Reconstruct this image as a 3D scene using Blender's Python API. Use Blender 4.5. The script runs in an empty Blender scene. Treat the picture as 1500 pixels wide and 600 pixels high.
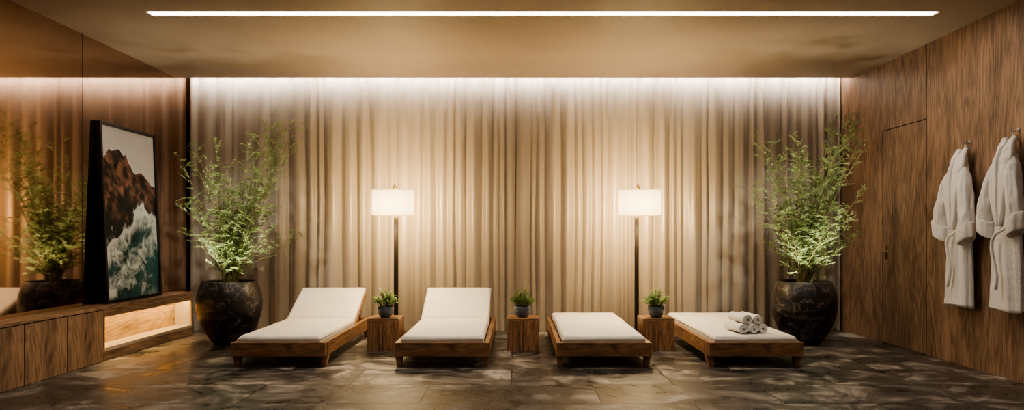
import bpy, math, random
from mathutils import Vector, Matrix, noise
C = bpy.context.scene.collection
pi = math.pi
sc = bpy.context.scene
try:
    sc.view_settings.view_transform = 'AgX'
    sc.view_settings.look = 'AgX - Medium High Contrast'
except Exception as e:
    print(e)

# ------------------------------------------------------------ materials
def newmat(name):
    m = bpy.data.materials.new(name); m.use_nodes = True
    nt = m.node_tree
    return m, nt, nt.nodes['Principled BSDF']
def plain(name, col, rough=0.5, metal=0.0, bump=0, bscale=200, var=0.0, vscale=6, bump2=0, bscale2=8):
    m, nt, b = newmat(name)
    b.inputs['Roughness'].default_value = rough
    b.inputs['Metallic'].default_value = metal
    b.inputs['Base Color'].default_value = (*col, 1)
    tc = nt.nodes.new('ShaderNodeTexCoord')
    if var > 0:
        n = nt.nodes.new('ShaderNodeTexNoise'); n.inputs['Scale'].default_value = vscale
        n.inputs['Detail'].default_value = 6
        nt.links.new(tc.outputs['Object'], n.inputs['Vector'])
        r = nt.nodes.new('ShaderNodeValToRGB')
        r.color_ramp.elements[0].position = .3; r.color_ramp.elements[1].position = .7
        r.color_ramp.elements[0].color = (*[c*(1-var) for c in col], 1)
        r.color_ramp.elements[1].color = (*[min(1, c*(1+var)) for c in col], 1)
        nt.links.new(n.outputs['Fac'], r.inputs[0]); nt.links.new(r.outputs[0], b.inputs['Base Color'])
    prev = None
    for (st_, scl, dist) in ((bump, bscale, .01), (bump2, bscale2, .03)):
        if st_ > 0:
            n = nt.nodes.new('ShaderNodeTexNoise'); n.inputs['Scale'].default_value = scl
            n.inputs['Detail'].default_value = 3
            nt.links.new(tc.outputs['Object'], n.inputs['Vector'])
            bp = nt.nodes.new('ShaderNodeBump'); bp.inputs['Strength'].default_value = st_
            bp.inputs['Distance'].default_value = dist
            nt.links.new(n.outputs['Fac'], bp.inputs['Height'])
            if prev: nt.links.new(prev.outputs[0], bp.inputs['Normal'])
            nt.links.new(bp.outputs[0], b.inputs['Normal']); prev = bp
    return m
def emis(name, col, s):
    m = bpy.data.materials.new(name); m.use_nodes = True; nt = m.node_tree
    nt.nodes.remove(nt.nodes['Principled BSDF'])
    e = nt.nodes.new('ShaderNodeEmission'); e.inputs[0].default_value = (*col, 1); e.inputs[1].default_value = s
    nt.links.new(e.outputs[0], nt.nodes['Material Output'].inputs[0]); return m
def wood(name, dark, light, axis='z', k=1.0, rough=.45):
    m, nt, b = newmat(name)
    tc = nt.nodes.new('ShaderNodeTexCoord')
    mp = nt.nodes.new('ShaderNodeMapping')
    s = {'x': (.16, 1, 1), 'y': (1, .16, 1), 'z': (1, 1, .16)}[axis]
    mp.inputs['Scale'].default_value = tuple(v*k for v in s)
    nt.links.new(tc.outputs['Object'], mp.inputs['Vector'])
    n1 = nt.nodes.new('ShaderNodeTexNoise'); n1.inputs['Scale'].default_value = 2.6
    n1.inputs['Detail'].default_value = 3; n1.inputs['Distortion'].default_value = .4
    nt.links.new(mp.outputs[0], n1.inputs['Vector'])
    mu = nt.nodes.new('ShaderNodeMath'); mu.operation = 'MULTIPLY'; mu.inputs[1].default_value = 120
    nt.links.new(n1.outputs['Fac'], mu.inputs[0])
    si = nt.nodes.new('ShaderNodeMath'); si.operation = 'SINE'; nt.links.new(mu.outputs[0], si.inputs[0])
    mp2 = nt.nodes.new('ShaderNodeMapping')
    s2 = {'x': (.09, 1, 1), 'y': (1, .09, 1), 'z': (1, 1, .09)}[axis]
    mp2.inputs['Scale'].default_value = tuple(v*k for v in s2)
    nt.links.new(tc.outputs['Object'], mp2.inputs['Vector'])
    n2 = nt.nodes.new('ShaderNodeTexNoise'); n2.inputs['Scale'].default_value = 55; n2.inputs['Detail'].default_value = 7
    n2.inputs['Roughness'].default_value = .72
    nt.links.new(mp2.outputs[0], n2.inputs['Vector'])
    a = nt.nodes.new('ShaderNodeMath'); a.operation = 'MULTIPLY_ADD'; a.inputs[1].default_value = .08
    nt.links.new(si.outputs[0], a.inputs[0]); nt.links.new(n2.outputs['Fac'], a.inputs[2])
    mp3 = nt.nodes.new('ShaderNodeMapping')
    mp3.inputs['Scale'].default_value = tuple((v if v == 1 else .28)*k for v in s)
    nt.links.new(tc.outputs['Object'], mp3.inputs['Vector'])
    n3 = nt.nodes.new('ShaderNodeTexNoise'); n3.inputs['Scale'].default_value = 4.5; n3.inputs['Detail'].default_value = 8
    n3.inputs['Roughness'].default_value = .68
    nt.links.new(mp3.outputs[0], n3.inputs['Vector'])
    a2 = nt.nodes.new('ShaderNodeMath'); a2.operation = 'MULTIPLY_ADD'; a2.inputs[1].default_value = 1.0
    nt.links.new(n3.outputs['Fac'], a2.inputs[0]); nt.links.new(a.outputs[0], a2.inputs[2])
    mr = nt.nodes.new('ShaderNodeMapRange'); mr.inputs[1].default_value = .60; mr.inputs[2].default_value = 1.38
    nt.links.new(a2.outputs[0], mr.inputs[0])
    r = nt.nodes.new('ShaderNodeValToRGB')
    mid = r.color_ramp.elements.new(.5)
    r.color_ramp.elements[0].position = .12; r.color_ramp.elements[2].position = .88
    r.color_ramp.elements[0].color = (*dark, 1); r.color_ramp.elements[2].color = (*light, 1)
    mid.color = (*[.5*dark[i]+.5*light[i] for i in range(3)], 1)
    nt.links.new(mr.outputs[0], r.inputs[0]); nt.links.new(r.outputs[0], b.inputs['Base Color'])
    b.inputs['Roughness'].default_value = rough
    bp = nt.nodes.new('ShaderNodeBump'); bp.inputs['Strength'].default_value = .25; bp.inputs['Distance'].default_value = .003
    nt.links.new(a.outputs[0], bp.inputs['Height']); nt.links.new(bp.outputs[0], b.inputs['Normal'])
    return m

W_WALL = wood('oak_wall', (.060, .036, .023), (.42, .27, .17), 'z')
W_DOOR = wood('oak_door', (.055, .033, .021), (.39, .25, .155), 'z')
CABD, CABL = (.070, .041, .025), (.46, .29, .175)
W_CABY = wood('oak_cabinet_y', CABD, CABL, 'y')
W_CABZ = wood('oak_cabinet_z', CABD, CABL, 'z')
BD, BL = (.065, .030, .015), (.44, .24, .12)
W_BX = wood('teak_x', BD, BL, 'x', 1.5, .4)
W_BY = wood('teak_y', BD, BL, 'y', 1.5, .4)
W_BZ = wood('teak_z', BD, BL, 'z', 1.5, .4)
M_CUSH = plain('cushion_fabric', (.80, .765, .71), .9, bump=.3, bscale=260, var=.03, bump2=.35, bscale2=7)
M_TERRY = plain('terry_cloth', (.84, .82, .79), .95, bump=.6, bscale=170, var=.03, vscale=12, bump2=.2, bscale2=14)
M_CURT = plain('curtain_fabric', (.335, .287, .242), .36, bump=.05, bscale=300, var=.02, vscale=3)
M_CEIL = plain('ceiling_plaster', (.35, .28, .21), .6, bump=.1, bscale=30, var=.08, vscale=1.5)
M_BACK = plain('dark_backing', (.012, .009, .007), .9)
M_PLAST = plain('plaster', (.34, .27, .21), .8)
M_BLACK = plain('black_lacquer', (.012, .011, .011), .35)
M_METAL = plain('dark_bronze_metal', (.03, .024, .02), .4, .6)
M_BRASS = plain('brass', (.55, .38, .16), .25, 1)
M_STEEL = plain('brushed_steel', (.5, .47, .43), .3, 1)
M_SOIL = plain('soil', (.03, .02, .014), .95, bump=1, bscale=60, var=.4, vscale=40)
M_STEM = plain('bamboo_stem', (.20, .17, .07), .6, var=.3, vscale=20)
M_BOWL = plain('blue_glaze', (.085, .105, .14), .3, var=.25, vscale=18)
M_LED = emis('led_white', (1, .955, .90), 240)
M_LED2 = emis('led_warm', (1, .88, .74), 34)
M_LED_FILL = emis('led_fill_dim', (1, .89, .76), 14)
M_LED3 = emis('led_niche', (1, .62, .22), 80)
M_BULB = emis('bulb', (1, .8, .5), 30)
M_STONE = plain('pale_stone', (.50, .43, .34), .4, var=.08)
M_PALE = plain('pale_panel', (.5, .46, .41), .5, var=.05)
W_PALE = wood('light_oak', (.12, .075, .04), (.50, .36, .20), 'y')

def leafmat(name, c1, c2):
    m, nt, b = newmat(name)
    tc = nt.nodes.new('ShaderNodeTexCoord')
    n = nt.nodes.new('ShaderNodeTexNoise'); n.inputs['Scale'].default_value = 9
    nt.links.new(tc.outputs['Object'], n.inputs['Vector'])
    r = nt.nodes.new('ShaderNodeValToRGB')
    r.color_ramp.elements[0].position = .35; r.color_ramp.elements[1].position = .65
    r.color_ramp.elements[0].color = (*c1, 1); r.color_ramp.elements[1].color = (*c2, 1)
    nt.links.new(n.outputs['Fac'], r.inputs[0])
    nt.links.new(r.outputs[0], b.inputs['Base Color']); b.inputs['Roughness'].default_value = .5
    t = nt.nodes.new('ShaderNodeBsdfTranslucent'); nt.links.new(r.outputs[0], t.inputs[0])
    mx = nt.nodes.new('ShaderNodeMixShader'); mx.inputs[0].default_value = .35
    nt.links.new(b.outputs[0], mx.inputs[1]); nt.links.new(t.outputs[0], mx.inputs[2])
    nt.links.new(mx.outputs[0], nt.nodes['Material Output'].inputs[0]); return m
M_LEAF = leafmat('bamboo_leaf', (.20, .30, .10), (.42, .53, .24))
M_HERB = leafmat('herb_leaf', (.10, .20, .05), (.24, .40, .11))

M_MIR, nt, b = newmat('bronze_mirror')
b.inputs['Metallic'].default_value = 1; b.inputs['Roughness'].default_value = .035
b.inputs['Base Color'].default_value = (.56, .40, .305, 1)
M_MARB, nt, b = newmat('black_marble')
tc = nt.nodes.new('ShaderNodeTexCoord')
n = nt.nodes.new('ShaderNodeTexNoise'); n.inputs['Scale'].default_value = 4.5; n.inputs['Detail'].default_value = 8
n.inputs['Distortion'].default_value = 1.2; n.inputs['Roughness'].default_value = .6
nt.links.new(tc.outputs['Object'], n.inputs['Vector'])
s1 = nt.nodes.new('ShaderNodeMath'); s1.operation = 'SUBTRACT'; s1.inputs[1].default_value = .5
nt.links.new(n.outputs['Fac'], s1.inputs[0])
s2 = nt.nodes.new('ShaderNodeMath'); s2.operation = 'ABSOLUTE'; nt.links.new(s1.outputs[0], s2.inputs[0])
r = nt.nodes.new('ShaderNodeValToRGB')
r.color_ramp.elements[0].position = 0; r.color_ramp.elements[0].color = (.20, .16, .14, 1)
r.color_ramp.elements[1].position = .012; r.color_ramp.elements[1].color = (.020, .016, .015, 1)
x = r.color_ramp.elements.new(.12); x.color = (.008, .007, .007, 1)
nt.links.new(s2.outputs[0], r.inputs[0]); nt.links.new(r.outputs[0], b.inputs['Base Color'])
b.inputs['Roughness'].default_value = .34
bp = nt.nodes.new('ShaderNodeBump'); bp.inputs['Strength'].default_value = .3; bp.inputs['Distance'].default_value = .01
nt.links.new(n.outputs['Fac'], bp.inputs['Height']); nt.links.new(bp.outputs[0], b.inputs['Normal'])
# floor
M_FLOOR, nt, b = newmat('stone_tiles')
tc = nt.nodes.new('ShaderNodeTexCoord')
mp = nt.nodes.new('ShaderNodeMapping'); mp.inputs['Location'].default_value = (.03, .1, 0)
nt.links.new(tc.outputs['Object'], mp.inputs['Vector'])
br = nt.nodes.new('ShaderNodeTexBrick'); br.inputs['Scale'].default_value = 1
br.inputs['Brick Width'].default_value = 1.2; br.inputs['Row Height'].default_value = .6
br.inputs['Mortar Size'].default_value = .006; br.inputs['Mortar Smooth'].default_value = .1
br.inputs['Color1'].default_value = (.70, .70, .70, 1); br.inputs['Color2'].default_value = (1.2, 1.18, 1.17, 1)
br.inputs['Mortar'].default_value = (.06, .06, .06, 1)
nt.links.new(mp.outputs[0], br.inputs['Vector'])
vo = nt.nodes.new('ShaderNodeVectorMath'); vo.operation = 'MULTIPLY_ADD'
vo.inputs[1].default_value = (9, 9, 9)
nt.links.new(br.outputs['Color'], vo.inputs[0]); nt.links.new(mp.outputs[0], vo.inputs[2])
n = nt.nodes.new('ShaderNodeTexNoise'); n.inputs['Scale'].default_value = 2.3; n.inputs['Detail'].default_value = 15
n.inputs['Roughness'].default_value = .71; n.inputs['Distortion'].default_value = .7
nt.links.new(vo.outputs[0], n.inputs['Vector'])
r = nt.nodes.new('ShaderNodeValToRGB')
e = r.color_ramp.elements
e[0].position = .40; e[0].color = (.032, .028, .026, 1)
e[1].position = .64; e[1].color = (.40, .365, .325, 1)
x = e.new(.495); x.color = (.070, .063, .057, 1)
x = e.new(.55); x.color = (.165, .148, .132, 1)
nt.links.new(n.outputs['Fac'], r.inputs[0])
mx = nt.nodes.new('ShaderNodeMix'); mx.data_type = 'RGBA'; mx.blend_type = 'MULTIPLY'; mx.inputs[0].default_value = 1
nt.links.new(r.outputs[0], mx.inputs[6]); nt.links.new(br.outputs['Color'], mx.inputs[7])
nt.links.new(mx.outputs[2], b.inputs['Base Color'])
rr = nt.nodes.new('ShaderNodeMapRange'); rr.inputs[1].default_value = .40; rr.inputs[2].default_value = .62
rr.inputs[3].default_value = .26; rr.inputs[4].default_value = .55
nt.links.new(n.outputs['Fac'], rr.inputs[0]); nt.links.new(rr.outputs[0], b.inputs['Roughness'])
bp = nt.nodes.new('ShaderNodeBump'); bp.inputs['Strength'].default_value = .5; bp.inputs['Distance'].default_value = .007
nt.links.new(n.outputs['Fac'], bp.inputs['Height']); nt.links.new(bp.outputs[0], b.inputs['Normal'])
# lamp shade
M_SHADE, nt, b = newmat('shade_fabric')
b.inputs['Base Color'].default_value = (.8, .66, .40, 1); b.inputs['Roughness'].default_value = .9
tc = nt.nodes.new('ShaderNodeTexCoord')
vm = nt.nodes.new('ShaderNodeVectorMath'); vm.operation = 'DISTANCE'; vm.inputs[1].default_value = (.5, .4, .42)
nt.links.new(tc.outputs['Generated'], vm.inputs[0])
mr = nt.nodes.new('ShaderNodeMapRange'); mr.inputs[1].default_value = .40; mr.inputs[2].default_value = .85
mr.inputs[3].default_value = 5.6; mr.inputs[4].default_value = 2.6
nt.links.new(vm.outputs['Value'], mr.inputs[0]); nt.links.new(mr.outputs[0], b.inputs['Emission Strength'])
b.inputs['Emission Color'].default_value = (1, .74, .34, 1)

# ------------------------------------------------------------ mesh helpers
def mk(name, V, F, mat, parent=None, smooth=False, loc=None):
    me = bpy.data.meshes.new(name); me.from_pydata([tuple(v) for v in V], [], F); me.update()
    me.materials.append(mat)
    if smooth:
        for p in me.polygons: p.use_smooth = True
    o = bpy.data.objects.new(name, me); C.objects.link(o)
    if parent: o.parent = parent
    if loc: o.location = loc
    return o
def boxes(name, bl, mat, parent=None, bev=0.0, seg=2, loc=None):
    V = []; F = []
    for (x0, x1, y0, y1, z0, z1) in bl:
        k = len(V)
        V += [(x0, y0, z0), (x1, y0, z0), (x1, y1, z0), (x0, y1, z0), (x0, y0, z1), (x1, y0, z1), (x1, y1, z1), (x0, y1, z1)]
        F += [tuple(k+i for i in f) for f in ((0, 3, 2, 1), (4, 5, 6, 7), (0, 1, 5, 4), (1, 2, 6, 5), (2, 3, 7, 6), (3, 0, 4, 7))]
    o = mk(name, V, F, mat, parent, loc=loc)
    if bev > 0:
        m = o.modifiers.new('bev', 'BEVEL'); m.width = bev; m.segments = seg; m.limit_method = 'ANGLE'
        for p in o.data.polygons: p.use_smooth = seg > 2
    return o
def each(name, bl, mat, parent=None, bev=0.0, seg=2):
    return [boxes(name, [b_], mat, parent, bev, seg) for b_ in bl]
def tube(V, F, pts, rad, n=6, cap=True):
    k0 = len(V); pts = [Vector(p) for p in pts]
    for i, p in enumerate(pts):
        t = (pts[min(i+1, len(pts)-1)] - pts[max(i-1, 0)])
        if t.length < 1e-9: t = Vector((0, 0, 1))
        t.normalize()
        a = t.cross(Vector((0, 1, 0.01)))
        if a.length < .05: a = t.cross(Vector((1, 0, 0)))
        a.normalize(); bb = t.cross(a)
        r = rad[i] if isinstance(rad, (list, tuple)) else rad
        for j in range(n):
            th = 2*pi*j/n
            V.append(p + a*math.cos(th)*r + bb*math.sin(th)*r)
    for i in range(len(pts)-1):
        for j in range(n):
            a0 = k0+i*n+j; a1 = k0+i*n+(j+1) % n
            F.append((a0, a1, a1+n, a0+n))
    if cap:
        F.append(tuple(k0+j for j in range(n))[::-1]); F.append(tuple(k0+(len(pts)-1)*n+j for j in range(n)))
def lathe(name, prof, mat, parent=None, n=48, loc=None):
    V = []; F = []
    for (r, z) in prof:
        for j in range(n):
            V.append((r*math.cos(2*pi*j/n), r*math.sin(2*pi*j/n), z))
    for i in range(len(prof)-1):
        for j in range(n):
            a = i*n+j; c = i*n+(j+1) % n
            F.append((a, c, c+n, a+n))
    F.append(tuple(range(n))[::-1]); F.append(tuple((len(prof)-1)*n+j for j in range(n)))
    return mk(name, V, F, mat, parent, True, loc)
def thing(name, label, cat, loc, rz=0, group=None):
    o = bpy.data.objects.new(name, None); C.objects.link(o); o.location = loc; o.rotation_euler = (0, 0, rz)
    o.empty_display_size = .1
    o['label'] = label; o['category'] = cat
    if group: o['group'] = group
    return o
def tag(o, label, cat, group=None):
    o['label'] = label; o['category'] = cat
    if group: o['group'] = group
    return o
def struct(o): o['kind'] = 'structure'; return o
def copy_thing(root, loc, rz=0):
    bpy.context.view_layer.update()
    kids = [o for o in bpy.data.objects if o.parent == root]
    n = root.copy(); C.objects.link(n); n.location = loc; n.rotation_euler = (root.rotation_euler[0], root.rotation_euler[1], rz)
    for k in kids:
        c = k.copy(); c.parent = n; C.objects.link(c)
        c.matrix_parent_inverse = k.matrix_parent_inverse.copy()
    return n

# ------------------------------------------------------------ room shell
XL, XR, H = -3.8, 3.8, 2.87
YF = -1.2; YB = 8.55; YC = 8.05
struct(boxes('floor', [(XL-.2, XR+.2, YF-.2, YB+.2, -.1, 0)], M_FLOOR))
s0, s1_, sy0, sy1 = -2.925, 3.36, 5.665, 5.785
t0, t1, ty0, ty1 = -3.0, 3.4, 2.3, 2.45
struct(boxes('ceiling', [
    (XL, XR, YF, ty0, H, H+.1), (XL, t0, ty0, ty1, H, H+.1), (t1, XR, ty0, ty1, H, H+.1),
    (XL, XR, ty1, sy0, H, H+.1), (XL, s0, sy0, sy1, H, H+.1), (s1_, XR, sy0, sy1, H, H+.1),
    (XL, XR, sy1, YC, H, H+.1), (XL, XR, YF, YB, H+.24, H+.32)], M_CEIL))
struct(boxes('wall_back', [(XL, XR, YB, YB+.1, 0, H+.24)], M_PLAST))
struct(boxes('wall_front', [(XL, XR, YF-.1, YF, 0, H+.24)], M_PLAST))
wl = boxes('wall_left', [(XL-.02, XL, 6.294, YB, 0, H+.24), (XL-.02, XL, 3.9, 6.286, 0, H+.24),
                         (XL-.02, XL, 1.4, 3.892, 0, H+.24), (XL-.02, XL, YF, 1.392, 0, H+.24)], M_MIR)
struct(wl)
struct(boxes('trim_1', [(XL-.08, XL-.03, YF, YB, 0, H+.24)], M_BACK))
struct(boxes('trim_3', [(XL-.02, XL-.001, 6.286, 6.294, 0, H)], M_BACK))
DY0, DY1, DZ = 6.626, 7.42, 2.18
g = .005
wr = boxes('wall_right', [(XR, XR+.02, DY1+g, YB, 0, H+.24), (XR, XR+.02, DY0+g, DY1+g, DZ+g, H+.24),
                          (XR, XR+.02, 3.6, DY0-g, 0, H+.24), (XR, XR+.02, 1.0, 3.6-2*g, 0, H+.24), (XR, XR+.02, YF, 1-2*g, 0, H+.24)], W_WALL)
struct(wr)
struct(boxes('trim_2', [(XR+.03, XR+.08, YF, YB, 0, H+.24)], M_BACK))
struct(boxes('trim_4', [(XR+.0015, XR+.02, DY0-g, DY0+g, 0, H)], M_BACK))
struct(boxes('trim_5', [(XR+.0015, XR+.02, DY1-g, DY1+g*.6, 0, DZ+g)], M_BACK))
struct(boxes('trim_6', [(XR+.0015, XR+.02, DY0+g, DY1-g, DZ-g, DZ+g)], M_BACK))
d1 = struct(boxes('door_1', [(XR, XR+.02, DY0+g, DY1-g, .006, DZ-g)], W_DOOR))
V = []; F = []
tube(V, F, [(XR, 7.33, .94), (XR-.045, 7.33, .94), (XR-.05, 7.325, .94), (XR-.05, 7.23, .94)], .0085, 12)
hd = mk('handle', V, F, M_STEEL, d1, True)
boxes('lock_plate', [(XR-.006, XR, 7.305, 7.355, .86, 1.0)], M_BRASS, d1, .002)

def strip(x0, x1, y0, y1, mat):
    r = thing('ceiling_light', 'long slim recessed warm white LED strip in the ceiling', 'light', ((x0+x1)/2, (y0+y1)/2, H), 0, 'recessed ceiling light strips')
    hx = (x1-x0)/2; hy = (y1-y0)/2
    boxes('diffuser', [(-hx+.004, hx-.004, -hy+.004, hy-.004, .012, .02)], mat, r)
    V = []; F = []
    for (zz, ins) in ((0, 0), (.06, 0), (.06, .004), (0, .004)):
        V += [(-hx+ins, -hy+ins, zz), (hx-ins, -hy+ins, zz), (hx-ins, hy-ins, zz), (-hx+ins, hy-ins, zz)]
    for i in range(4):
        for j in range(4):
            F.append((i*4+j, i*4+(j+1) % 4, ((i+1) % 4)*4+(j+1) % 4, ((i+1) % 4)*4+j))
    mk('housing', V, F, M_PLAST, r)
strip(s0, s1_, sy0, sy1, M_LED2)
strip(t0, t1, ty0, ty1, M_LED_FILL)  # added strip out of view, fills the room with light from the front
cv = thing('cove_light', 'slim bright white LED strip hidden above the curtain', 'light', (0, 8.10, H+.1))
boxes('diffuser', [(-3.78, 3.78, -.015, .015, .01, .03)], M_LED, cv)
boxes('housing', [(-3.78, 3.78, -.05, .02, 0, .008)], M_STEEL, cv)

# ------------------------------------------------------------ curtain
V = []; F = []
nx, nz = 2400, 20
x0, x1 = -3.775, 3.775
zt = H+.235
rc = random.Random(17)
# irregular pleats: each fold has its own width and depth, and opens out downwards
edges = [x0-.3]
while edges[-1] < x1+.3: edges.append(edges[-1]+rc.choice([.07, .09, .11, .13, .16, .20])*rc.uniform(.85, 1.15))
dep = [rc.uniform(.35, 1.0) for _ in edges]
shp = [rc.uniform(.7, 1.6) for _ in edges]
def foldy(x, z, cache=[0]):
    h = z/zt
    xs = x + .030*noise.noise(Vector((x*1.8, z*.55, 4)))*(1-h) + .010*noise.noise(Vector((x*6, z*.9, 9)))
    k = cache[0]
    if edges[k] > xs: k = 0
    while edges[k+1] < xs: k += 1
    cache[0] = k
    w_ = edges[k+1]-edges[k]; f = (xs-edges[k])/w_
    s = math.sin(pi*f)**shp[k]
    depth = min(.055, .42*w_)*dep[k]*(.85+.5*noise.noise(Vector((k*3.3, z*.5, 1))))
    y = -2*depth*s*(1.05-.15*h)
    y += .030*noise.noise(Vector((x*1.8, 9, z*.35)))*(1.2-.8*h)
    y += .012*noise.noise(Vector((x*9, 3, z*.7)))
    y += .0035*math.sin(x*95+3*math.sin(x*7))*(.5+noise.noise(Vector((x*5, 1, z*.6))))
    return 8.345 + y
for j in range(nz+1):
    z = zt*j/nz
    for i in range(nx+1):
        x = x0+(x1-x0)*i/nx
        V.append((x, foldy(x, z), z+.001))
for j in range(nz):
    for i in range(nx):
        a = j*(nx+1)+i
        F.append((a, a+1, a+nx+2, a+nx+1))
# soften the valley creases with a couple of horizontal smoothing passes
for _ in range(5):
    Y = [v[1] for v in V]
    for j in range(nz+1):
        o_ = j*(nx+1)
        for i in range(1, nx):
            q = o_+i
            V[q] = (V[q][0], (Y[q-1]+2*Y[q]+Y[q+1])/4, V[q][2])
cu = mk('curtain', V, F, M_CURT, None, True)
tag(cu, 'floor-length pleated taupe beige curtain covering the whole wall', 'curtain')

# ------------------------------------------------------------ loungers
def cushion(name, x0, x1, y0, y1, z0, z1, parent, loc=None, rot=None):
    V = []; F = []
    na, nb = 30, 40
    cx, cy, cz = (x0+x1)/2, (y0+y1)/2, (z0+z1)/2
    hx, hy, hz = (x1-x0)/2, (y1-y0)/2, (z1-z0)/2
    def edge(t): return math.sin(t*pi/2)
    R = .03
    def surf(sgn):
        k0 = len(V)
        for j in range(nb+1):
            for i in range(na+1):
                u, v = edge(-1+2*i/na), edge(-1+2*j/nb)
                x, y = u*hx, v*hy
                dx = min(R, hx-abs(x)); dy = min(R, hy-abs(y))
                fx = math.sqrt(max(0, 1-((R-dx)/R)**2)); fy = math.sqrt(max(0, 1-((R-dy)/R)**2))
                f = fx*fy
                top = hz*(.30+.70*f)
                if sgn > 0:
                    top += .004*(1-u*u)*(1-v*v) + .0035*noise.noise(Vector((x*6+y1*3, y*6, 1)))*f
                V.append((cx+x, cy+y, cz+sgn*(top if sgn > 0 else hz*(.30+.70*f))))
        return k0
    a0 = surf(1); b0 = surf(-1); W = na+1
    for j in range(nb):
        for i in range(na):
            a = a0+j*W+i; F.append((a, a+1, a+W+1, a+W))
            a = b0+j*W+i; F.append((a, a+W, a+W+1, a+1))
    per = [i for i in range(na)]+[na+j*W for j in range(nb)]+[nb*W+na-i for i in range(na)]+[(nb-j)*W for j in range(nb)]
    for q in range(len(per)):
        p0, p1 = per[q], per[(q+1) % len(per)]
        F.append((a0+p0, b0+p0, b0+p1, a0+p1))
    o = mk(name, V, F, M_CUSH, parent, True)
    V2 = []; F2 = []
    zz = cz+hz*.30
    e_ = .001
    tube(V2, F2, [(x0-e_, y0-e_, zz), (x1+e_, y0-e_, zz), (x1+e_, y1+e_, zz), (x0-e_, y1+e_, zz), (x0-e_, y0-e_, zz)], .0042, 8)
    p = mk('cushion_piping', V2, F2, M_CUSH, parent, True)
    for q in (o, p):
        if loc: q.location = loc; q.rotation_euler = rot
    return o
def lounger(loc, raised, label):
    r = thing('sun_lounger', label, 'sun lounger', loc, 0, 'row of sun loungers')
    hw = .395; L = 1.9; zb, ztp = .095, .21
    for s in (-1, 1):
        boxes('side_rail', [(min(s*hw, s*(hw-.04)), max(s*hw, s*(hw-.04)), .036, L, zb, ztp)], W_BY, r, .004)
    boxes('front_board', [(-hw, hw, 0, .035, zb, ztp)], W_BX, r, .004)
    boxes('rear_board', [(-hw+.041, hw-.041, L-.035, L, zb, ztp)], W_BX, r, .004)
    hy = 1.32
    each('slat', [(-hw+.042, hw-.042, .05+i*.105, .05+i*.105+.085, .158, .178) for i in range(12 if raised else 17)], W_BX, r, .003)
    for sx in (-1, 1):
        for sy, yy in ((1, .06), (-1, L-.16)):
            xo = sx*(hw+.004); xi = sx*(hw-.05)
            if sy > 0: yb0, yb1 = yy+.0, yy+.045
            else: yb0, yb1 = yy+.055, yy+.1
            xob = sx*(hw-.012); y0_, y1_ = yy, yy+.1
            Vv = [(xi, yb0, 0), (xob, yb0, 0), (xob, yb1, 0), (xi, yb1, 0),
                  (xi, y0_, zb), (xo, y0_, zb), (xo, y1_, zb), (xi, y1_, zb),
                  (sx*hw, y0_, zb), (sx*hw, y1_, zb), (sx*hw, y0_, ztp-.01), (xo, y0_, ztp-.01), (xo, y1_, ztp-.01), (sx*hw, y1_, ztp-.01)]
            Ff = [(0, 3, 2, 1), (0, 1, 5, 8, 4), (1, 2, 6, 5), (2, 3, 7, 9, 6), (3, 0, 4, 7), (4, 8, 9, 7),
                  (5, 6, 12, 11), (8, 5, 11, 10), (9, 13, 12, 6), (8, 10, 13, 9), (10, 11, 12, 13)]
            mk('leg', Vv, Ff, W_BZ, r)
    cw = .345
    cushion('seat_cushion', -cw, cw, .03, hy-.005, .179, .262, r)
    if not raised:
        cushion('back_cushion', -cw, cw, hy+.005, L-.02, .179, .262, r)
    else:
        ang = math.radians(27)
        V = []; F = []
        bf = boxes('backrest_frame', [(-hw+.045, hw-.045, 0, .62, -.03, -.001)], W_BX, r, .004)
        bf.location = (0, hy, .185); bf.rotation_euler = (ang, 0, 0)
        cushion('back_cushion', -cw, cw, .012, .63, .001, .083, r, (0, hy, .185), (ang, 0, 0))
        tube(V, F, [(-.3, hy+.38, .17+.17), (-.3, hy+.52, .13), (.3, hy+.52, .13), (.3, hy+.38, .17+.17)], .011, 8)
        mk('support_strut', V, F, M_METAL, r, True)
    return r
YFRT = 5.97
lounger((-1.98, YFRT, 0), True, 'low teak sun lounger, white cushions, raised back, beside planter')
lounger((-.613, YFRT, 0), True, 'low teak sun lounger, white cushions, raised back, between tables')
lounger((.742, YFRT, 0), False, 'low teak sun lounger lying flat with plain white cushions')
lounger((2.01, YFRT, 0), False, 'low teak sun lounger lying flat, carrying rolled white towels')

# ------------------------------------------------------------ side tables
tb = thing('side_table', 'small cube-shaped wooden side table holding a little potted herb', 'side table', (-1.26, 6.98, 0), 0, 'cube side tables')
h = .153
boxes('table_top', [(-h, h, -h, h, .288, .31)], W_BX, tb, .002)
each('side_panel', [(-h, -h+.022, -h, h, 0, .2875), (h-.022, h, -h, h, 0, .2875)], W_BZ, tb, .002)
each('front_panel', [(-h+.0225, -.001, -h+.001, -h+.02, 0, .2875), (.001, h-.0225, -h+.001, -h+.02, 0, .2875)], W_BZ, tb, .002)
boxes('rear_panel', [(-h+.0225, h-.0225, h-.02, h-.001, 0, .2875)], W_BZ, tb, .002)
TX = [(-1.26), (.075), (1.366)]
copy_thing(tb, (TX[1], 6.98, 0)); copy_thing(tb, (TX[2], 6.98, 0))

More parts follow.
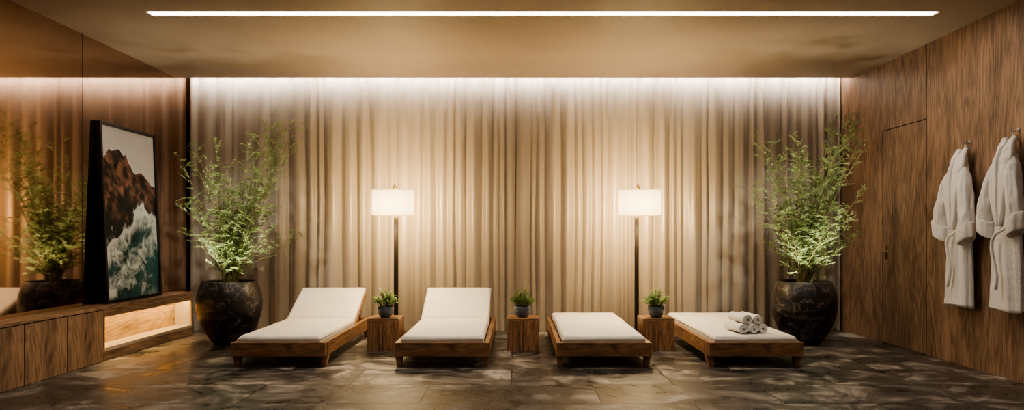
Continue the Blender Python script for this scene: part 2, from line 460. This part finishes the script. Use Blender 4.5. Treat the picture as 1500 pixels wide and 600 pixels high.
# ------------------------------------------------------------ leaves
def leaf(V, F, p, d, ln, w, up):
    d = d.normalized(); s = d.cross(up)
    if s.length < .01: s = Vector((1, 0, 0))
    s.normalize(); n = s.cross(d)
    k = len(V)
    V += [p, p+d*ln*.4+s*w*.5+n*w*.12, p+d*ln - n*ln*.08, p+d*ln*.4-s*w*.5+n*w*.12]
    F.append((k, k+1, k+2, k+3))
random.seed(5)
hb = thing('potted_herb', 'small bushy green herb in a blue-grey glazed bowl', 'potted plant', (TX[0], 6.96, .31), 0, 'small potted herbs on side tables')
lathe('pot', [(.045, 0), (.05, .004), (.068, .03), (.079, .065), (.08, .095), (.077, .108), (.071, .108), (.072, .09), (.068, .085)], M_BOWL, hb)
V = []; F = []; SV = []; SF = []
for i in range(62):
    a = random.uniform(0, 2*pi); q = random.random()**.6
    rr_ = random.uniform(.75, 1.1)
    tip = Vector((math.cos(a)*q*.16*rr_, math.sin(a)*q*.15*rr_, .13+.13*(1-q*q*.85)*random.uniform(.6, 1.15)))
    base = Vector((math.cos(a)*q*.04, math.sin(a)*q*.04, .085))
    mid = base.lerp(tip, .5)+Vector((0, 0, .02))
    tube(SV, SF, [base, mid, tip], .0016, 4)
    for t in range(11):
        f = .3+.7*t/10
        p = (base.lerp(mid, f*2) if f < .5 else mid.lerp(tip, f*2-1))
        aa = random.uniform(0, 2*pi)
        d = Vector((math.cos(aa), math.sin(aa), random.uniform(-.2, .9)))
        leaf(V, F, p, d, random.uniform(.022, .04), random.uniform(.011, .018), Vector((0, 0, 1)))
lathe('soil', [(.03, .08), (.067, .086), (.01, .09)], M_SOIL, hb, 24)
mk('stem', SV, SF, M_STEM, hb, True)
mk('foliage', V, F, M_HERB, hb)
copy_thing(hb, (TX[1]-.005, 6.96, .31), 1.3); copy_thing(hb, (TX[2]-.0, 6.96, .31), 2.7)

# ------------------------------------------------------------ floor lamps
lp = thing('floor_lamp', 'slim dark floor lamp with a glowing rectangular cream fabric shade', 'floor lamp', (-1.242, 7.46, 0), 0, 'pair of floor lamps')
lathe('base', [(.12, 0), (.13, .003), (.13, .014), (.126, .018), (.02, .02)], M_METAL, lp, 40)
boxes('pole', [(-.022, .022, -.012, .012, .018, 1.55)], M_METAL, lp, .003)
V = []; F = []
tube(V, F, [(0, 0, 1.545)] + [(0, -.08+.08*math.cos(t), 1.565+.06*math.sin(t)) for t in [0, pi/6, pi/3, pi/2, 2*pi/3, 5*pi/6, pi]] + [(0, -.16, 1.50)], .006, 8)
mk('arm', V, F, M_BRASS, lp, True)
zs0, zs1 = 1.308, 1.565
sw, sd, st = .2, .1, .003
V = []; F = []
yb_ = -.16+sd-.032; ya_ = -.16-sd
for (ins, z) in ((0, zs0), (0, zs1), (st, zs1), (st, zs0)):
    V += [(-sw+ins, ya_+ins, z), (sw-ins, ya_+ins, z), (sw-ins, yb_-ins, z), (-sw+ins, yb_-ins, z)]
for i in range(4):
    for j in range(4):
        F.append((i*4+j, i*4+(j+1) % 4, ((i+1) % 4)*4+(j+1) % 4, ((i+1) % 4)*4+j))
mk('lamp_shade', V, F, M_SHADE, lp)
for z in (zs0, zs1):
    V = []; F = []
    pts = [(-sw-.001, ya_-.001, z), (sw+.001, ya_-.001, z), (sw+.001, yb_+.001, z), (-sw-.001, yb_+.001, z), (-sw-.001, ya_-.001, z)]
    tube(V, F, pts, .0025, 6)
    mk('shade_trim', V, F, M_BRASS, lp)
V = []; F = []
tube(V, F, [(-sw, -.16, zs1-.02), (-.01, -.16, zs1-.02), (.01, -.16, zs1-.02), (sw, -.16, zs1-.02)], .003, 6)
mk('shade_bracket', V, F, M_BRASS, lp, True)
V = []; F = []
tube(V, F, [(0, -.16, 1.51), (0, -.16, 1.44)], .015, 12)
mk('socket', V, F, M_BRASS, lp, True)
lathe('bulb', [(.01, 1.44), (.022, 1.425), (.03, 1.40), (.026, 1.38), (.01, 1.365)], M_BULB, lp, 20, (0, -.16, 0))
copy_thing(lp, (1.262, 7.46, 0))
for X in (-1.242, 1.262):
    for z, e_, rot in ((1.60, 75, pi), (1.28, 75, 0)):
        ld = bpy.data.lights.new('lamp_light', 'SPOT'); ld.energy = e_; ld.color = (1, .74, .40)
        ld.shadow_soft_size = .06; ld.spot_size = math.radians(155); ld.spot_blend = .8
        lo = bpy.data.objects.new('lamp_light', ld); C.objects.link(lo); lo.location = (X, 7.27, z); lo.rotation_euler = (rot, 0, 0)
    ld = bpy.data.lights.new('shade_glow', 'AREA'); ld.energy = 36; ld.color = (1, .70, .32); ld.shape = 'RECTANGLE'
    ld.size = .38; ld.size_y = .25; ld.spread = math.radians(125)
    lo = bpy.data.objects.new('shade_glow', ld); C.objects.link(lo); lo.location = (X, 7.375, 1.437); lo.rotation_euler = (pi/2, 0, 0)

# ------------------------------------------------------------ big planters
def bamboo(loc, seed, label, lean):
    random.seed(seed)
    r = thing('potted_bamboo', label, 'potted plant', loc, 0, 'large potted bamboos')
    pr = [(.13, 0), (.145, .004), (.20, .07), (.255, .16), (.295, .26), (.317, .36), (.32, .43), (.31, .51), (.288, .58), (.268, .63), (.262, .642), (.25, .642), (.246, .63), (.262, .57), (.24, .56)]
    lathe('pot', pr, M_MARB, r, 64)
    lathe('soil', [(.1, .54), (.26, .572), (.02, .585)], M_SOIL, r, 32)
    SV = []; SF = []; V = []; F = []
    up = Vector((0, 0, 1))
    N = 46
    for i in range(N):
        a = 2*pi*i/N*2.4 + random.uniform(-.3, .3)
        q = random.random()
        base = Vector((random.uniform(-.06, .06), random.uniform(-.06, .06), .57))
        hgt = random.uniform(.55, 1.25) + (.45*(1-q) if random.random() < .6 else 0)
        R = .10+.56*q
        if random.random() < .18:
            hgt = random.uniform(1.4, 1.78); R = random.uniform(.35, .66); a = (0 if lean > 0 else pi)+random.uniform(-.5, .5)
        elif random.random() < .10:
            hgt = random.uniform(1.3, 1.6); R = random.uniform(.4, .6); a = (pi if lean > 0 else 0)+random.uniform(-.5, .5)
        elif random.random() < .12:
            hgt = random.uniform(.35, .6); R = random.uniform(.6, .78)
        dx, dy = math.cos(a)*R, math.sin(a)*R*.75
        tip = base+Vector((dx, dy, hgt))
        mid = base+Vector((dx*.18, dy*.18, hgt*.5))
        pts = []
        for t in range(11):
            u = t/10
            p = base*(1-u)**2+mid*2*u*(1-u)+tip*u*u
            p = p+Vector((noise.noise(Vector((u*3, i, 0))), noise.noise(Vector((u*3, i, 7))), 0))*.06*u
            pts.append(p)
        tube(SV, SF, pts, [.0052*(1-.70*t/10) for t in range(11)], 5)
        ntw = 19
        for k in range(ntw):
            u = .22+.78*k/(ntw-1)
            f = u*10; ii = min(9, int(f)); p = pts[ii].lerp(pts[ii+1], f-ii)
            aa = random.uniform(0, 2*pi)
            ln = random.uniform(.08, .26)*(1.15-.5*u)
            d = Vector((math.cos(aa), math.sin(aa), random.uniform(.1, 1.3))).normalized()
            tp = [p + d*ln*t/3 - up*ln*.12*(t/3)**2 for t in range(4)]
            tube(SV, SF, tp, [.0018, .0015, .0012, .001], 3, False)
            nl = 13 if u < .75 else 11
            for m in range(nl):
                g_ = .15+.85*m/(nl-1); ff = g_*3; jj = min(2, int(ff)); lpnt = tp[jj].lerp(tp[jj+1], ff-jj)
                s = d.cross(up).normalized()*(1 if m % 2 else -1)
                ld_ = (d*.8+s*random.uniform(.4, 1)+Vector((random.uniform(-.3, .3), random.uniform(-.3, .3), random.uniform(-.5, .4))))
                leaf(V, F, lpnt, ld_, random.uniform(.026, .052), random.uniform(.010, .0155), Vector((random.uniform(-.5, .5), random.uniform(-.5, .5), 1)))
    lim = 3.77
    for L_ in (V, SV):
        for v in L_:
            wx = v.x+loc[0]
            if abs(wx) > lim: v.x = math.copysign(lim-random.uniform(0, .03), wx)-loc[0]
            if v.y+loc[1] > 8.12: v.y = 8.12-loc[1]-random.uniform(0, .08)
    mk('stem', SV, SF, M_STEM, r, True)
    mk('foliage', V, F, M_LEAF, r)
    for dx_ in (-.19, .19):
        V = []; F = []
        tube(V, F, [(dx_, -.12, .57), (dx_*1.03, -.125, .625)], .024, 16)
        mk('uplight', V, F, M_BLACK, r, True)
        ld = bpy.data.lights.new('planter_light', 'SPOT'); ld.energy = 38; ld.color = (1, .92, .74)
        ld.spot_size = math.radians(95); ld.spot_blend = .9; ld.shadow_soft_size = .03
        lo = bpy.data.objects.new('planter_light', ld); C.objects.link(lo)
        lo.location = (loc[0]+dx_*1.1, loc[1]-.29, .58); lo.rotation_euler = (pi-.12, 0, 0)
    # added spot with no fixture, near the ceiling strip, brightens the bamboo crown
    ld = bpy.data.lights.new('added_plant_spot', 'SPOT'); ld.energy = 210; ld.color = (1, .93, .78)
    ld.spot_size = math.radians(46); ld.spot_blend = .8; ld.shadow_soft_size = .04
    lo = bpy.data.objects.new('added_plant_spot', ld); C.objects.link(lo)
    P0 = Vector((loc[0]*.93, 5.72, H-.02)); T = Vector((loc[0], loc[1], 1.5))
    lo.location = P0; lo.rotation_euler = (T-P0).to_track_quat('-Z', 'Y').to_euler()
    return r
bamboo((-2.91, 7.3, 0), 11, 'tall feathery green bamboo in a round black marble planter', 1)
bamboo((2.94, 7.3, 0), 23, 'airy green bamboo in round black marble planter near wood door', 1)

# ------------------------------------------------------------ towels
def towel():
    V = []; F = []
    n = 90; turns = 3.6; L = .30
    out = []; inn = []
    for i in range(n+1):
        th = turns*2*pi*i/n
        rr = .007+.030*i/n
        rr2 = rr+.0072
        out.append((math.cos(th)*rr2, math.sin(th)*rr2)); inn.append((math.cos(th)*rr, math.sin(th)*rr))
    ring = out+inn[::-1]; m = len(ring)
    ys = [0, .006, .012]+[.03+i*.03 for i in range(9)]+[L-.006, L]
    for y in ys:
        for (a, b_) in ring:
            w = 1+.03*noise.noise(Vector((a*30, b_*30, y*12)))
            V.append((a*w, y, b_*w+.044))
    for k in range(len(ys)-1):
        for i in range(m):
            a = k*m+i; b_ = k*m+(i+1) % m
            F.append((a, a+m, b_+m, b_))
    for k, fl in ((0, False), (len(ys)-1, True)):
        for i in range(n):
            a = k*m+i; b_ = k*m+i+1; c = k*m+m-2-i; d = k*m+m-1-i
            F.append((a, b_, c, d) if not fl else (d, c, b_, a))
    o = mk('rolled_towel', V, F, M_TERRY, None, True)
    return tag(o, 'white rolled terry towel stacked on a lounger cushion', 'towel', 'rolled towels on the lounger')
tw = towel()
tx0 = 2.03
tpos = [(-.089, 0, 0), (0, -.01, 0), (.089, .008, 0), (-.045, .02, .076), (.045, .012, .076)]
for i, p in enumerate(tpos):
    c = tw if i == 0 else tw.copy()
    if i: C.objects.link(c)
    ca_, sa_ = math.cos(.14), math.sin(.14)
    c.location = (tx0+p[0]*ca_-p[1]*sa_, 6.10+p[1]*ca_+p[0]*sa_, .264+p[2]); c.rotation_euler = (0, 0, .14)

# ------------------------------------------------------------ cabinets
XF = -3.6
def cabinet(y0, y1):
    r = thing('cabinet', 'low oak wall cabinet unit with flat handleless door', 'cabinet', ((XL+XF)/2, (y0+y1)/2, 0), 0, 'low oak cabinets along the mirror')
    hx = (XF-XL)/2-.002; hy = (y1-y0)/2-.001
    boxes('body', [(-hx, hx-.0025, -hy, hy, 0, .4545)], M_BACK, r)
    boxes('door', [(hx-.002, hx, -hy+.004, hy-.004, .004, .447)], W_CABZ, r)
for a, b_ in ((4.26, 4.76), (4.76, 5.26), (5.26, 5.765), (5.765, 6.27)):
    cabinet(a, b_)
NY0, NY1 = 6.271, 7.99
ns = thing('shelf_unit', 'low oak open niche unit with warm hidden lighting', 'shelf', ((XL+XF)/2, NY0, 0))
hx = (XF-XL)/2-.002; LN = NY1-NY0
boxes('plinth', [(-hx, hx, 0, LN, 0, .085)], W_CABY, ns, .002)
boxes('shelf', [(-hx, hx, 0, LN, .0855, .115)], M_STONE, ns, .002)
each('side_panel', [(-hx, hx-.021, 0, .02, .1155, .4545), (-hx, hx-.021, LN-.02, LN, .1155, .4545)], M_PALE, ns)
boxes('back_panel', [(-hx, -hx+.012, .0205, LN-.0205, .1155, .4545)], W_PALE, ns)
boxes('fascia', [(hx-.02, hx, 0, LN, .385, .4545)], W_CABY, ns, .002)
each('end_stile', [(hx-.02, hx, 0, .02, .1155, .3845), (hx-.02, hx, LN-.02, LN, .1155, .3845)], W_CABZ, ns)
boxes('light_strip', [(hx-.045, hx-.025, .05, LN-.05, .41, .42)], M_LED3, ns)
ct = boxes('worktop', [(XL+.001, XF, 4.26, NY1, .455, .48)], W_CABY, None, .002)
tag(ct, 'continuous oak top running over the low wall cabinets', 'worktop')

# ------------------------------------------------------------ framed picture
PW, PH, PT = 1.0, 1.665, .042
fp = thing('framed_picture', 'large black-framed photo of sea cliff and crashing wave, leaning', 'picture', (-3.727, 6.48, .4805))
fp.rotation_euler = (0, math.radians(-2.45), 0)
fw = .03
boxes('frame', [(0, PT, 0, fw, 0, PH), (0, PT, PW-fw, PW, 0, PH), (0, PT, fw, PW-fw, 0, fw), (0, PT, fw, PW-fw, PH-fw, PH), (0, .008, fw, PW-fw, fw, PH-fw)], M_BLACK, fp, .002)
nu, nv = 200, 330
V = []; F = []; cols = []
def fb(x, y, o=5, s=0):
    v = 0; a = 1; t = 0
    for k in range(o):
        v += a*noise.noise(Vector((x*2**k, y*2**k, s+k*3.1))); t += a; a *= .6
    return v/t*1.6
def mixc(a, b_, t):
    t = max(0, min(1, t)); return tuple(a[i]*(1-t)+b_[i]*t for i in range(3))
def lerp_tab(tab, u):
    for k in range(len(tab)-1):
        if u <= tab[k+1][0]:
            f = (u-tab[k][0])/(tab[k+1][0]-tab[k][0]); return tab[k][1]*(1-f)+tab[k+1][1]*f
    return tab[-1][1]
cliff = [(0, .80), (.12, .86), (.3, .875), (.42, .86), (.47, .80), (.55, .76), (.62, .745), (.72, .76), (.8, .73), (.9, .70), (1, .67)]
crest = [(0, .30), (.12, .37), (.22, .35), (.33, .40), (.45, .41), (.55, .50), (.66, .54), (.74, .58), (.84, .50), (.9, .49), (1, .40)]
for j in range(nv+1):
    for i in range(nu+1):
        u = i/nu; v = j/nv
        V.append((.026, fw+u*(PW-2*fw), fw+v*(PH-2*fw)))
        vv = v*1.66
        c = mixc((.60, .58, .57), (.48, .47, .47), (v-.7)*3 + .5*fb(u*2, vv*2, 3))
        if v < lerp_tab(cliff, u) + .03*fb(u*7, 0, 4, 2):
            n1 = fb(u*4+vv*1.5, vv*6, 6, 1)
            n2 = fb(u*9+vv*4, vv*9, 5, 8)
            c = mixc((.10, .048, .033), (.28, .145, .095), .5+1.3*n1)
            c = mixc(c, (.015, .012, .011), .45+2.0*n2)
            c = mixc(c, (.010, .011, .013), (.63-v+.12*(u-.5))*6 + fb(u*6, vv*6, 4, 4)*1.5)
        wx, wy = fb(u*3, vv*3, 4, 31), fb(u*3, vv*3, 4, 37)
        wl_ = lerp_tab(crest, max(0, min(1, u+.10*wx))) + .10*wy
        d_ = wl_-v
        n4 = fb(u*10+2*wx, vv*10+2*wy, 5, 20)
        if d_ > 0:
            n3 = fb(u*2.2+1.2*wx, vv*2.6+1.2*wy, 4, 12)
            teal = mixc((.008, .042, .044), (.045, .17, .155), .45+1.3*n3)
            prof = 1.25-7.5*d_
            band = abs(v-(.05+.30*u)-.10*wx)
            prof = max(prof, .85-12*band)
            band2 = abs(v-.30+.35*u-.12*wy)
            prof = max(prof, (.75-13*band2)*(1 if u < .55 else .4))
            foam = prof + .9*n4
            c = mixc(teal, (.74, .78, .77), foam)
        elif d_ > -.05:
            c = mixc(c, (.70, .73, .73), (1+d_/.05)*.7+1.2*n4-.25)
        cols.append(c)
for j in range(nv):
    for i in range(nu):
        a = j*(nu+1)+i; F.append((a, a+1, a+nu+2, a+nu+1))
M_ART, nt, b = newmat('printed_photo')
at = nt.nodes.new('ShaderNodeAttribute'); at.attribute_name = 'Col'
nt.links.new(at.outputs['Color'], b.inputs['Base Color']); b.inputs['Roughness'].default_value = .35
art = mk('print', V, F, M_ART, fp)
ca = art.data.color_attributes.new('Col', 'FLOAT_COLOR', 'POINT')
for i, c in enumerate(cols): ca.data[i].color = (*c, 1)

# ------------------------------------------------------------ robes
def robe(yc, ztop, seed, label):
    random.seed(seed)
    r = thing('bathrobe', label, 'bathrobe', (XR-.03, yc, ztop), 0, 'bathrobes on the wall')
    S = seed*1.7
    def interp(tab, z):
        for k in range(len(tab)-1):
            if z >= tab[k+1][0]:
                f = (tab[k][0]-z)/(tab[k][0]-tab[k+1][0]); f = f*f*(3-2*f)
                return [tab[k][m]*(1-f)+tab[k+1][m]*f for m in (1, 2, 3)]
        return tab[-1][1:]
    def crease(p): return math.sqrt(math.sin(p)**2+.06)*2-1.25
    LZ = 1.31
    tab = [(0, .010, .012, 0), (-.03, .026, .022, .1), (-.10, .055, .042, .2), (-.2, .095, .055, .2), (-.30, .135, .060, .2), (-.42, .15, .060, .22),
           (-.66, .132, .054, .30), (-.80, .138, .056, .38), (-1.0, .148, .058, .45), (-1.2, .158, .060, .5), (-1.35, .164, .062, .5)]
    V = []; F = []; n = 200; rows = 90
    for j in range(rows+1):
        z = -LZ*j/rows
        hw, ht, am = interp(tab, z)
        for i in range(n):
            th = 2*pi*i/n
            cx, cy = math.cos(th), math.sin(th)
            wob = .6*noise.noise(Vector((cx*1.3, cy*1.3, z*1.6+S)))
            fo = .42*crease(3.5*th+S+1.6*wob+.4*math.sin(z*2+S)) + .14*crease(6*th+2*S+3*wob) + .6*wob
            if j > rows-4: fo += .10
            x = -ht - cx*ht*(1+am*fo)
            y = cy*hw*(1+am*.25*fo)
            x = min(x, .02)
            V.append((x, y, z + (.012*math.sin(th*2+S) if j == rows else 0)))
    for j in range(rows):
        for i in range(n):
            a = j*n+i; b_ = j*n+(i+1) % n
            F.append((a, a+n, b_+n, b_))
    F.append(tuple(range(n)))
    F.append(tuple(rows*n+i for i in range(n))[::-1])
    mk('robe_body', V, F, M_TERRY, r, True)
    for s in (-1, 1):
        V = []; F = []; m = 72; rw = 90
        ex = random.uniform(-.015, .03); dz0 = random.uniform(-.03, .03)
        path = lambda t: Vector((-.07-.035*math.sin(t*pi*.6), s*(.07+.100*math.sin(min(1, t*1.15)*pi/2)+ex*t), -.17-(.56+dz0)*t))
        for j in range(rw+1):
            t = j/rw; p = path(t)
            rx = .043+.012*math.sin(t*pi*.8)+.006*t; ry = .040+.020*t
            if t < .12: rx *= .4+t/.2; ry *= .4+t/.2
            for i in range(m):
                th = 2*pi*i/m
                cx, cy = math.cos(th), math.sin(th)
                wob = noise.noise(Vector((cx*1.2+S, cy*1.2, t*3+s)))
                fo = .10*crease(t*9+1.5*math.sin(th+S+s)+2*wob)*min(1, t*4) + .15*crease(2*th+S+2.5*t+1.2*wob)*(.4+.6*t) + .55*wob + .18*noise.noise(Vector((cx*3+S, cy*3, t*8)))
                V.append((min(.02, p.x+cx*rx*(1+.5*fo)), p.y+cy*ry*(1+.5*fo), p.z+.02*cy*s))
        for j in range(rw):
            for i in range(m):
                a = j*m+i; b_ = j*m+(i+1) % m; F.append((a, a+m, b_+m, b_))
        F.append(tuple(range(m))); F.append(tuple(rw*m+i for i in range(m))[::-1])
        mk('sleeve', V, F, M_TERRY, r, True)
        V = []; F = []; e = path(1.0)
        prof = [(.60, .02), (.84, -.010), (.97, -.018), (1.03, -.012), (1.05, .01), (1.08, .06), (1.09, .098), (1.06, .108), (.98, .11), (.86, .09)]
        for (sc_, dz) in prof:
            for i in range(m):
                th = 2*pi*i/m
                fo = 1+.20*noise.noise(Vector((math.cos(th)*1.5+s*3, math.sin(th)*1.5, S+dz*3)))
                tilt = .035*math.sin(th)*s
                V.append((min(.02, e.x+math.cos(th)*.057*sc_*fo), e.y+math.sin(th)*.070*sc_*fo, e.z+dz-.01+tilt))
        k = len(prof)
        for j in range(k-1):
            for i in range(m):
                a = j*m+i; b_ = j*m+(i+1) % m; F.append((a, b_, b_+m, a+m))
        F.append(tuple(range(m))[::-1]); F.append(tuple((k-1)*m+i for i in range(m)))
        mk('cuff', V, F, M_TERRY, r, True)
    for s in (-1, 1):
        V = []; F = []; rows2 = 50; nn = 12
        for j in range(rows2+1):
            u = j/rows2
            z = -.015-.66*u
            hw, ht, am = interp(tab, z)
            wl2 = .018+.062*math.sin(min(1, u*1.05)*pi)**.7*(1-.25*u)
            cyy = s*(.004+.030*(1-u))
            for k in range(nn*2):
                fr = (k/(nn-1)) if k < nn else ((2*nn-1-k)/(nn-1))
                y = cyy + s*(fr*wl2)
                q = min(.97, abs(y)/max(hw, .02))
                surf = -ht - ht*math.sqrt(1-q*q)
                off = -.014-.010*fr + .010*noise.noise(Vector((y*12, z*6, S))) if k < nn else .012
                V.append((surf+off-.010*(ht/.065), y, z+.015*math.sin(fr*2)*(1-u)))
        mm = nn*2
        for j in range(rows2):
            for k in range(mm):
                a = j*mm+k; b_ = j*mm+(k+1) % mm; F.append((a, a+mm, b_+mm, b_))
        F.append(tuple(range(mm))); F.append(tuple(rows2*mm+k for k in range(mm))[::-1])
        mk('collar', V, F, M_TERRY, r, True)
    V = []; F = []
    pts = [(-.146+.004*math.sin(t*.9), -.13+.13*t/5, -.68-.012*t) for t in range(6)] + [(-.156-.004*math.sin(t*.9), .0+.025*math.sin(t*.6+S), -.74-.052*t) for t in range(1, 9)]
    tube(V, F, pts, .012, 10)
    mk('belt', V, F, M_TERRY, r, True)
    V = []; F = []
    tube(V, F, [(-.012, -.012, -.01), (-.012, -.008, .03), (-.012, 0, .04), (-.012, .008, .03), (-.012, .012, -.01)], .003, 6)
    mk('hanging_loop', V, F, M_TERRY, r, True)
    V = []; F = []
    tube(V, F, [(XR, yc, ztop+.05), (XR-.006, yc, ztop+.05), (XR-.0061, yc, ztop+.049), (XR-.03, yc, ztop+.036), (XR-.045, yc, ztop+.034), (XR-.058, yc, ztop+.045), (XR-.062, yc, ztop+.066)], [.016, .016, .0055, .0055, .0055, .0055, .006], 12)
    hk = mk('wall_hook', V, F, M_STEEL, None, True)
    tag(hk, 'small metal wall hook holding a bathrobe', 'hook', 'robe hooks')
robe(5.99, 1.83, 1, 'white terry bathrobe with turned cuffs hanging near the door')
robe(5.41, 1.85, 4, 'white terry bathrobe with turned cuffs hanging from a hook')

# ------------------------------------------------------------ camera / world
cd = bpy.data.cameras.new('camera'); cam = bpy.data.objects.new('camera', cd); C.objects.link(cam)
cam.location = (0, 0, 1.1); cam.rotation_euler = (pi/2, 0, 0)
cd.sensor_width = 36; cd.sensor_fit = 'HORIZONTAL'; cd.lens = 1050/1500*36
cd.shift_x = -.0033; cd.shift_y = .03; cd.clip_start = .05
sc.camera = cam
w = bpy.data.worlds.new('world'); sc.world = w; w.use_nodes = True
w.node_tree.nodes['Background'].inputs[0].default_value = (.9, .7, .5, 1)
w.node_tree.nodes['Background'].inputs[1].default_value = .02
